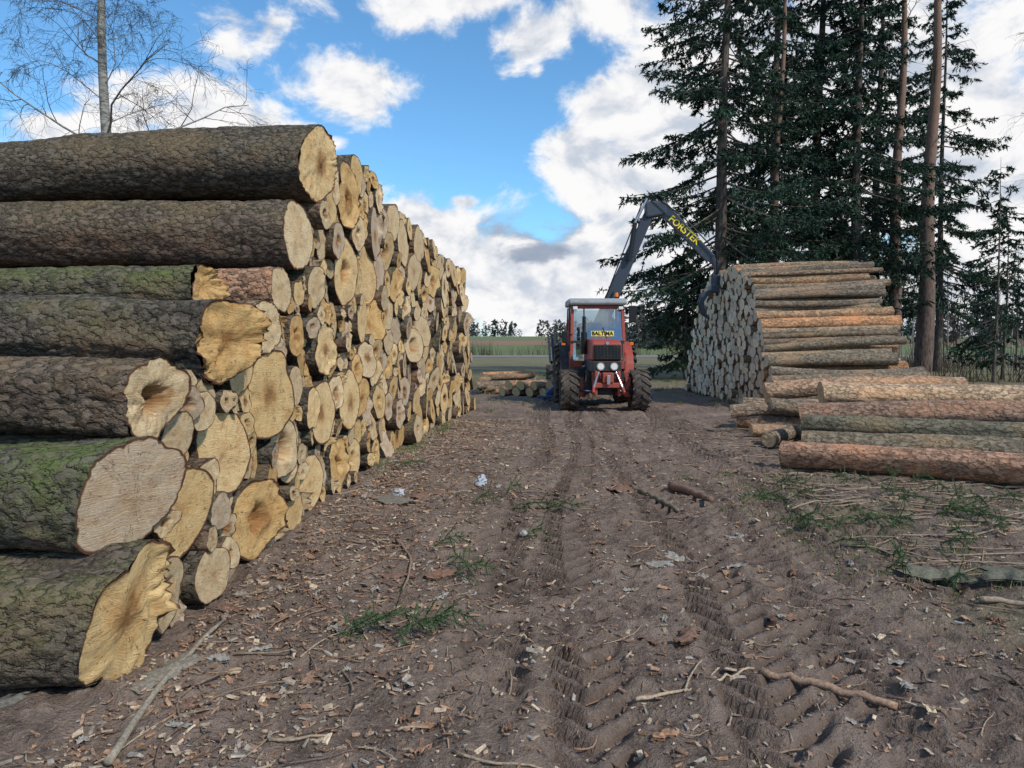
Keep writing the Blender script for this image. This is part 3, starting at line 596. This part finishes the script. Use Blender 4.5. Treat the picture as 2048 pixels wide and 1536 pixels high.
def barebr(mb,p,d,L,r,depth,rs,droop,mt):
    k=6;pts=[p];dd=unit(d)
    for i in range(k):
        dd=unit(dd+rs.randn(3)*.13+np.array([0,0,droop]));pts.append(pts[-1]+dd*L/k)
    pts=np.array(pts);rad=np.linspace(r,max(r*.3,.003),k+1);tube(mb,pts,rad,5 if depth>1 else 3,mt if depth>2 else 1)
    if depth==0:return
    nb={3:8,2:7,1:6}[depth]
    for j in range(nb):
        u=.2+.8*(j+rs.rand())/nb;i=min(int(u*k),k-1);q=pts[i]+(pts[i+1]-pts[i])*(u*k-i)
        nd_=unit(unit(pts[i+1]-pts[i])*.8+unit(rs.randn(3))*.8)
        barebr(mb,q,nd_,L*(.35+.3*rs.rand())*(1.15-u*.4),max(rad[i]*.5,.0035),depth-1,rs,droop-.05 if depth<3 else droop,mt)
def baretree(name,x,y,H,r,z0,nb,Lb,seed,mat,lean=(0,0),depth=2,br=.05):
    rs=np.random.RandomState(seed);mb=MB();zz=np.linspace(-.2,H,16)
    P=np.stack([x+lean[0]*zz+.10*np.sin(zz*.5),y+lean[1]*zz,zz],-1);tube(mb,P,r*(1-.85*zz/H),12,0)
    for k in range(nb):
        f=(k+rs.rand())/nb;z=z0+(H-z0)*f;az=k*2.4+rs.rand()
        p=np.array([np.interp(z,zz,P[:,0]),np.interp(z,zz,P[:,1]),z]);L=Lb*(1-f*.75)*(.6+.6*rs.rand())
        barebr(mb,p,(math.cos(az),math.sin(az),.55+.4*f),L,br*(1-f*.6)*L/3,depth,rs,-.01,0)
    return mb.build(name,[mat,M_twig])
baretree('birch_tree',-10.95,20,17,.20,6.3,26,3.8,4,M_bir,depth=3,br=.028)
baretree('birch_tree',23.5,30,19,.20,5,18,5,6,M_bir,lean=(-.02,0),depth=2)
baretree('pine_tree',19.1,36.5,24,.33,15,10,3,7,M_pine,lean=(.006,0),depth=1)
baretree('pine_tree',21.5,38,26,.44,9,12,2.6,8,M_pine,lean=(.012,0),depth=1)
baretree('pine_tree',12.0,33.5,24,.20,14,6,2.,12,M_pine,lean=(.012,0),depth=1)
mb=MB();rs=np.random.RandomState(31)
for k in range(190):
    x=rs.uniform(19,62);y=rs.uniform(46,85);H=rs.uniform(4,10);r=.03+.04*rs.rand();z=np.linspace(0,H,5);l=rs.randn()*.04
    tube(mb,np.stack([x+l*z,y+0*z,z],-1),r*(1-z/H*.8),5,0 if rs.rand()<.6 else 1)
    for j in range(14):
        a=rs.rand()*6.28;zz=H*(.2+.75*rs.rand());L=.5+rs.rand()*1.3;s=np.linspace(0,1,3)
        tube(mb,np.stack([x+l*zz+math.cos(a)*s*L*.6,y+math.sin(a)*s*L*.6,zz+s*L],-1),.012,3,1)
mb.build('young_birch_thicket',[M_bir,M_twig])
mb=MB()
for k in range(330):
    if k<150: x=rs.uniform(-60,40);y=rs.uniform(112,122);H=rs.uniform(.8,3.2)
    else: x=rs.uniform(12,50);y=rs.uniform(30,60);H=rs.uniform(.5,1.9)
    for j in range(14):
        a=rs.rand()*6.28;sp=rs.rand()*.5;s=np.linspace(0,1,4);b0=rs.randn(2)*.4
        tube(mb,np.stack([x+b0[0]+math.cos(a)*s*H*sp,y+b0[1]+math.sin(a)*s*H*sp,s*H*(.6+.4*rs.rand())],-1),.018*(1-s*.7),3,0)
mb.build('roadside_brush',[M_twig])
mb=MB();rs=np.random.RandomState(5)
for k in range(760):
    if k<570: x=rs.uniform(-420,420);y=435+rs.uniform(0,30);H=rs.uniform(4,10)
    elif k<700: x=rs.uniform(45,330);y=rs.uniform(230,300);H=rs.uniform(7,14)
    else: x=rs.uniform(12,55);y=rs.uniform(190,225);H=rs.uniform(5,9)
    con=rs.rand()<.5;n=60;h=rs.rand(n);w=(H*.24*(1-h)+.4) if con else H*.36*np.sqrt(np.maximum(.05,1-(2*h-1)**2))
    a=rs.rand(n)*6.28;rr=np.sqrt(rs.rand(n))*w;c=np.stack([x+rr*np.cos(a),y+rr*np.sin(a),ground_h(x,y)+.3+h*H],-1)
    sz=H*.11;A=c[:,None,:]+rs.randn(n,3,3)*sz*.7
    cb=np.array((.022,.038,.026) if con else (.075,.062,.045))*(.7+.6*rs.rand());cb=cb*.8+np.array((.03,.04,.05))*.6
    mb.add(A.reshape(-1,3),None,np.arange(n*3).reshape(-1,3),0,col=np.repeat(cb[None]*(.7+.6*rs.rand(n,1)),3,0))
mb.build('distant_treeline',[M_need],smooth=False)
# ---------------------------------------------------------------- litter
def cmat(name,rough=.85):
    m,nt,b=newmat(name,rough,.2);n=noise(nt,nd(nt,'ShaderNodeNewGeometry').outputs['Position'],60,4,.7);col=attr(nt,'col')
    setc(nt,b,mix(nt,mr(nt,n,.35,.65),vm(nt,'MULTIPLY',col,(.6,.58,.55)),vm(nt,'MULTIPLY',col,(1.25,1.22,1.2))));bump(nt,b,n,.004,.8);return m
M_lit=cmat('litter');M_stick=cmat('stick_bark')
rs=np.random.RandomState(77);mb=MB()
LC=np.array([(.42,.33,.24),(.30,.19,.13),(.20,.13,.09),(.52,.42,.30),(.32,.29,.25),(.36,.21,.13),(.18,.13,.10),(.24,.17,.13)])
n=20000;y=1.5+14.*rs.rand(n)**1.5;x=np.where(rs.rand(n)<.4,xface(y)+.1+np.abs(rs.randn(n))*.9,-1.9+rs.rand(n)*(.62*y+2.7));ok=~((x<-1.85)&(y>3));x=x[ok];y=y[ok];n=len(x)
z=ground_h(x,y);l=.008+.045*rs.rand(n)**3+.0018*y;wd=l*(.15+.5*rs.rand(n));t=.002+.006*rs.rand(n);a=rs.rand(n)*6.28
bs=[(-1,-.8),(1,-.6),(.8,.9),(-.9,.7)]
U=np.stack([np.cos(a),np.sin(a),rs.randn(n)*.25],-1);W_=np.stack([-np.sin(a),np.cos(a),rs.randn(n)*.25],-1);Nn=np.cross(U,W_)
O=np.stack([x,y,z+t*.7+.004],-1);V=[]
for dz in(-.5,.5):
    for (u,v) in bs:
        V.append(O+U*((u+rs.randn(n)*.15)*l/2)[:,None]+W_*((v+rs.randn(n)*.2)*wd/2)[:,None]+Nn*(dz*t)[:,None])
V=np.stack(V,1);F=np.array([(3,2,1,0),(4,5,6,7),(0,1,5,4),(1,2,6,5),(2,3,7,6),(3,0,4,7)])
mb.add(V.reshape(-1,3),(F[None]+np.arange(n)[:,None,None]*8).reshape(-1,4),None,0,col=np.repeat(LC[rs.randint(8,size=n)]*(.7+.6*rs.rand(n,1)),8,0))
mb.build('wood_chip_litter',[M_lit],smooth=False)
mb=MB()
def slab(x,y,l,w,ang,col,curl=.5,lift=.0):
    nu,nv=18,10;u=np.linspace(-.5,.5,nu);v=np.linspace(-.5,.5,nv);U,Vv=np.meshgrid(u,v,indexing='ij');s0=rs.rand()*100
    ed=.5+.9*vn(U*8+s0,Vv*0+s0);xx=U*l*(.7+.6*vn(Vv*8+s0,U*0));yy=Vv*w*ed+.25*w*(vn(U*3+s0,U*0+9)-.5)
    zz=curl*w*(.25-Vv**2)*1.1*(.6+.8*vn(U*3+s0,Vv*0+3))+.02*(vn(U*9+s0,Vv*9)-.5)
    ca,sa=math.cos(ang),math.sin(ang);PX=x+xx*ca-yy*sa;PY=y+xx*sa+yy*ca;PZ=ground_h(PX,PY)*.4+float(ground_h(x,y))*.6+zz+.012+lift
    T1=np.stack([PX,PY,PZ],-1).reshape(-1,3);T2=T1-np.array([0,0,.012]);Q=grid_quads(nu,nv)
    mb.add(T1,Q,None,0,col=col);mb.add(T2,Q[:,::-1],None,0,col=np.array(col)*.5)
GR=(.30,.28,.25);BRN=(.20,.12,.085)
for a in [(1.05,5.25,.28,.14,.3,GR),(1.32,5.1,.22,.12,1.,GR),(1.25,5.45,.18,.10,2.,GR),(1.62,5.2,.16,.08,.2,GR),(1.9,6.1,.26,.13,.6,GR),(1.3,8.4,.5,.22,2.2,BRN),(1.55,8.0,.4,.18,.4,BRN),(1.2,7.9,.3,.2,1.,BRN),(-1.66,3.35,.38,.14,1.35,(.23,.21,.17)),(-.80,5.0,.26,.12,.4,BRN),(-.5,5.0,.2,.13,.5,BRN),(-.9,7.6,.4,.2,.9,BRN),(-1.2,7.3,.5,.25,2.4,(.20,.18,.15)),(-2.3,3.0,.4,.2,.5,(.17,.16,.14)),(1.6,4.2,.22,.1,.2,BRN),(.95,3.85,.2,.09,1.,BRN),(.62,2.85,.10,.05,.3,(.36,.21,.13)),(-.38,2.95,.10,.05,.3,(.33,.2,.13)),(-.35,2.75,.08,.05,.3,(.35,.21,.14))]: slab(*a,curl=.25+.3*rs.rand())
slab(2.95,5.0,.40,.20,2.8,(.15,.15,.11),curl=.8,lift=.03);slab(3.4,4.8,.42,.22,2.5,(.13,.13,.10),curl=.8,lift=.03)
for k in range(380):
    y=2.3+12*rs.rand()**1.3;x=rs.uniform(-1.7,.55*y+.6) if rs.rand()<.4 else xface(y)+.15+abs(rs.randn())*.6
    slab(x,y,.04+.11*rs.rand()**2,.02+.04*rs.rand(),rs.rand()*6.28,[GR,BRN,(.16,.115,.09),(.28,.18,.12)][rs.randint(4)],.3*rs.rand())
mb.build('bark_debris',[M_lit])
mb=MB()
def stick(p,q,r,col=(.24,.18,.13),bow=.03,r1=None,n=7,k=14):
    s=np.linspace(0,1,k);P=np.outer(1-s,p)+np.outer(s,q);dv=unit([-(q[1]-p[1]),q[0]-p[0]])
    of=bow*np.sin(s*np.pi)+.25*bow*(vn(s*5+rs.rand()*99,s*0)-.5);P2=np.stack([P[:,0]+dv[0]*of,P[:,1]+dv[1]*of],-1)
    z=ground_h(P2[:,0],P2[:,1]);z=.35*z+.65*z.mean()+r+.008
    tube(mb,np.stack([P2[:,0],P2[:,1],z],-1),np.linspace(r,r1 or r*.6,k),n,0,col=col,cap=True)
stick((-1.50,2.62),(-1.62,4.0),.017,(.30,.26,.2),.05);stick((-1.62,4.0),(-1.60,4.05),.012)
stick((1.22,3.47),(1.70,3.12),.019,(.34,.23,.16),.01,.018)
stick((.55,3.15),(.80,3.22),.010,(.42,.33,.24),.0);stick((.80,3.22),(1.20,3.52),.009,(.42,.33,.24),.02);stick((.78,3.2),(.95,3.55),.006,(.38,.30,.21),.01)
stick((1.35,8.1),(1.62,7.0),.035,(.19,.17,.13),.02);stick((1.75,7.9),(2.0,7.2),.05,(.20,.13,.10),.02)
stick((2.9,8.3),(4.0,8.0),.02);stick((3.6,7.2),(4.6,6.4),.015);stick((2.95,4.5),(3.3,4.3),.02,(.36,.28,.21))
stick((-.95,5.9),(-.72,4.7),.012,(.27,.2,.15),.08)
for k in range(700):
    y=2.0+13*rs.rand()**1.3;x=rs.uniform(-1.75,.6*y+.8) if rs.rand()<.6 else xface(y)+.1+abs(rs.randn())*.7
    L=.06+.5*rs.rand()**2.5;a=rs.rand()*6.28;stick((x,y),(x+L*math.cos(a),y+L*math.sin(a)),.002+.005*rs.rand()**2+.0004*y,[(.24,.18,.13),(.16,.11,.09),(.35,.27,.19),(.29,.18,.12)][rs.randint(4)],L*.12*rs.randn(),n=4,k=7)
for k in range(240):
    y=5+9*rs.rand();x=2.6+rs.rand()*(.45*y);L=.3+.9*rs.rand();a=rs.randn()*.5;stick((x,y),(x+L*math.cos(a),y-L*math.sin(a)),.004+.008*rs.rand(),(.28,.22,.17),L*.1*rs.randn(),n=4,k=8)
mb.build('fallen_sticks',[M_stick])
def sprig(mb,x,y,L,ang):
    s=np.linspace(0,1,8);P=np.stack([x+L*s*math.cos(ang),y+L*s*math.sin(ang),0*s],-1);P[:,2]=ground_h(P[:,0],P[:,1])*.5+float(ground_h(x,y))*.5+.04+.06*np.sin(s*3)
    ax=[(P,L)]
    for j in range(9):
        u=.1+.85*j/9;i=int(u*7);sg=1 if j%2 else -1;l=L*.42*(1.1-u);a=ang+sg*(.8+.2*rs.randn());t=np.linspace(0,1,4)
        ax.append((np.stack([P[i,0]+l*t*math.cos(a),P[i,1]+l*t*math.sin(a),P[i,2]+.07*rs.randn()*t+.01],-1),l))
    for A,l in ax:
        tube(mb,A,.003,3,0);n=int(l/.0016);u=rs.rand(n);c=np.stack([np.interp(u,np.linspace(0,1,len(A)),A[:,i]) for i in range(3)],-1)
        D=unit(A[-1]-A[0])*.7+rs.randn(n,3)*.6;D/=np.linalg.norm(D,axis=1)[:,None];sd=np.cross(D,rs.randn(n,3));sd/=np.linalg.norm(sd,axis=1)[:,None]
        V=np.stack([c-sd*.002,c+sd*.002,c+D*.024],1);mb.add(V.reshape(-1,3),None,np.arange(3*n).reshape(-1,3),1,col=np.repeat(np.array((.06,.125,.045))[None]*(.6+.9*rs.rand(n,1)),3,0))
mb=MB()
for a in [(-.86,3.75,.42,.35),(-.62,3.8,.36,.1),(-.9,3.7,.3,.8),(-.45,4.0,.3,-.4),(-.6,3.7,.3,.6),(-.4,4.9,.34,.5),(-.25,5.0,.3,2.4),(.0,7.1,.5,0),(.35,7.0,.4,.2),(.1,5.9,.25,.3),(-.6,5.5,.3,.4),(-.4,7.2,.3,.3),(-1.5,9.2,.5,.3),(-.05,7.6,.3,1.),(2.9,6.4,.5,.4),(2.6,6.6,.4,-.6)]: sprig(mb,*a)
for k in range(34):
    y=5+3.5*rs.rand();sprig(mb,2.6+rs.rand()*2.2,y,.2+.35*rs.rand(),rs.rand()*6.28)
mb.build('spruce_sprigs',[M_twig,M_need],smooth=False)
mb=MB()
for k in range(560):
    r_=rs.rand()
    if r_<.28:
        y=4.6+4.2*rs.rand();x=2.0+rs.rand()*3.1
        if fbm(np.array(x*1.3),np.array(y*1.3),2)<.48: continue
    elif r_<.8: y=17+22*rs.rand();x=-1+rs.rand()*28 if rs.rand()<.7 else rs.uniform(-1,6)
    else: y=8.5+6*rs.rand();x=xface(y)+.1+.2*rs.rand()
    if 1<x<4.5 and y<24 and y>9: continue
    if r_>=.8 and rs.rand()<.7: continue
    n=26;cx=x+rs.randn(n)*.09;cy=y+rs.randn(n)*.09;z=ground_h(cx,cy);h=(.02+.05*rs.rand(n))*(1 if y<12 else 2.2)
    a=rs.rand(n)*6.28;w=.0016+.0004*y;B=np.stack([cx,cy,z],-1);S=np.stack([np.cos(a)*w,np.sin(a)*w,0*a],-1);Tp=B+np.stack([rs.randn(n)*.5*h,rs.randn(n)*.5*h,h],-1)
    cc=np.array((.11,.16,.05) if rs.rand()<.55 else (.25,.21,.12));mb.add(np.stack([B-S,B+S,Tp],1).reshape(-1,3),None,np.arange(3*n).reshape(-1,3),0,col=np.repeat(cc[None]*(.6+.8*rs.rand(n,1)),3,0))
mb.build('grass',[M_need],smooth=False)
def blob(name,x,y,r,col,sq=.7,rough=.4,amp=.5):
    bm=bmesh.new();bmesh.ops.create_icosphere(bm,subdivisions=3,radius=r);s0=rs.rand()*50
    for v in bm.verts:
        k=1+amp*(float(vn(v.co.x/r*2+s0,v.co.y/r*2+v.co.z/r*1.7+s0))-.5)+amp*.4*(float(vn(v.co.x/r*6+s0,v.co.z/r*6))-.5);v.co=v.co*k;v.co.z*=sq
    me=bpy.data.meshes.new(name);bm.to_mesh(me);bm.free();o=bpy.data.objects.new(name,me);sc.collection.objects.link(o);o.location=(x,y,float(ground_h(x,y))+r*sq*.6)
    me.materials.append(paint(name+'_m',col,rough,dirt=.3));return o
blob('crumpled_plastic_bag',-.36,8.3,.075,(.42,.45,.5),.9,.3,1.);blob('crumpled_plastic_bag',-1.2,7.6,.07,(.45,.46,.48),.6,.3,1.)
blob('stone',.1,6.1,.04,(.42,.39,.35));blob('stone',-.27,4.75,.035,(.38,.36,.33));blob('stone',-1.0,4.45,.02,(.38,.36,.33));blob('stone',-1.35,3.45,.035,(.5,.38,.25),.3)
# ---------------------------------------------------------------- world
AZ,EL=135,42
w=bpy.data.worlds.new('World');sc.world=w;w.use_nodes=True;nt=w.node_tree;nt.nodes.clear()
try:
    w.cycles.sampling_method='MANUAL';w.cycles.sample_map_resolution=256
except Exception as e: print(e)
out=nd(nt,'ShaderNodeOutputWorld');sky=nd(nt,'ShaderNodeTexSky',sky_type='NISHITA',sun_disc=False,sun_elevation=R(EL),sun_rotation=R(AZ),air_density=1.0,dust_density=.3,ozone_density=2.5)
D=nd(nt,'ShaderNodeTexCoord').outputs['Generated']
skc=mix(nt,1.,sky.outputs[0],(.72,1.10,1.25),'MULTIPLY')
bg=nd(nt,'ShaderNodeBackground',{0:skc,1:.15})
f=1450.
blobs=[
(110,262,125,50,1.05),(260,245,120,60,1.05),(430,240,130,60,1.05),(545,255,95,45,1),(400,185,70,40,.7),
(560,60,170,95,.72),(690,185,115,65,1.05),(665,295,45,22,.8),(480,120,90,50,.6),
(830,40,130,70,.8),(960,15,120,50,.85),(1080,85,105,65,.9),(1180,40,110,80,.85),(1075,150,35,45,.6),
(1170,320,100,90,1.1),(1240,230,105,90,1.2),(1340,170,120,100,1.2),(1190,390,110,70,1.05),(1400,330,210,190,1.3),(1650,260,320,240,1.4),(2000,330,260,240,1.2),
(900,490,200,90,1.),(1050,570,340,120,1.3),(700,560,300,110,1.1),(1450,560,330,160,1.3),(1900,600,400,160,1.2),(930,408,50,20,.85),
(0,205,50,25,.5),(200,440,400,130,1.),(-500,300,300,200,1),(2600,200,300,300,1.1)]
acc=None
for (u,v,ru,rv,s) in blobs:
    c=Vector(((u-1024)/f,1,(690-v)/f));ln=c.length;c.normalize()
    q=vm(nt,'MULTIPLY',vm(nt,'SUBTRACT',D,tuple(c)),(f*ln/ru,f*ln/ru,f*ln/rv));val=mth(nt,'MULTIPLY_ADD',vm(nt,'LENGTH',q),-.75,s)
    acc=val if acc is None else mth(nt,'SMOOTH_MAX',acc,val,.12)
dn=vm(nt,'MULTIPLY',D,(1,1,1.5))
n1=noise(nt,dn,8.5,7,.62,.3);n2=noise(nt,vm(nt,'ADD',dn,(-.012,.006,-.03)),8.5,4,.60,.3);n3=noise(nt,dn,2.6,3,.55)
yy=nd(nt,'ShaderNodeSeparateXYZ',{0:D});gen=mth(nt,'MULTIPLY',mr(nt,yy.outputs[1],.3,-.1),mr(nt,n3,.42,.7,-.3,.9));gen=mth(nt,'ADD',gen,mr(nt,yy.outputs[1],.3,-.1,-1,0))
acc=mth(nt,'MAXIMUM',acc,gen)
den=mth(nt,'ADD',acc,mth(nt,'MULTIPLY',mth(nt,'SUBTRACT',n1,.5),2.6))
al=mr(nt,den,.12,.62,0,1,True)
hz=mr(nt,yy.outputs[2],.0,.12,.7,0)
shade=mth(nt,'ADD',mth(nt,'MULTIPLY',mth(nt,'SUBTRACT',n2,n1),4.),mth(nt,'MULTIPLY',mth(nt,'SUBTRACT',n3,.5),1.1))
shade=mr(nt,mth(nt,'ADD',shade,mr(nt,den,.3,1.5,.0,.35)),-.2,.8,0,1,True)
cc=mix(nt,shade,(.98,.97,.97),(.56,.62,.72))
gk=None
for (u,v,ru,rv) in((1085,450,75,24),(1000,452,35,18),(1070,510,65,16)):
    c=Vector(((u-1024)/f,1,(690-v)/f));ln=c.length;c.normalize();q=vm(nt,'LENGTH',vm(nt,'MULTIPLY',vm(nt,'SUBTRACT',D,tuple(c)),(f*ln/ru,f*ln/ru,f*ln/rv)))
    q=mr(nt,mth(nt,'ADD',q,mth(nt,'MULTIPLY',mth(nt,'SUBTRACT',n1,.5),5.)),.5,1.5,.8,0,True);gk=q if gk is None else mth(nt,'MAXIMUM',gk,q)
cc=mix(nt,gk,cc,(.24,.31,.43))
bgc=nd(nt,'ShaderNodeBackground',{0:cc,1:1.0})
bgh=nd(nt,'ShaderNodeBackground',{0:(.65,.80,.95,1),1:.9})
m1=nd(nt,'ShaderNodeMixShader',{0:hz,1:bg.outputs[0],2:bgh.outputs[0]});m2=nd(nt,'ShaderNodeMixShader',{0:al,1:m1.outputs[0],2:bgc.outputs[0]})
nt.links.new(m2.outputs[0],out.inputs[0])
ld=bpy.data.lights.new('sun','SUN');ld.energy=3.4;ld.angle=R(3);ld.color=(1,.93,.82);lo=bpy.data.objects.new('sun',ld);sc.collection.objects.link(lo)
sd=Vector((math.sin(R(AZ))*math.cos(R(EL)),math.cos(R(AZ))*math.cos(R(EL)),math.sin(R(EL))));lo.rotation_euler=(-sd).to_track_quat('-Z','Y').to_euler();lo.location=(10,-10,20)
cd=bpy.data.cameras.new('camera');co=bpy.data.objects.new('camera',cd);sc.collection.objects.link(co);cd.lens=25.5;cd.sensor_width=36;cd.clip_end=6000;cd.clip_start=.05
co.location=(0,0,1.6);co.rotation_euler=(R(90-3.08),0,0);sc.camera=co
print('LOGS',len(C),len(C2))
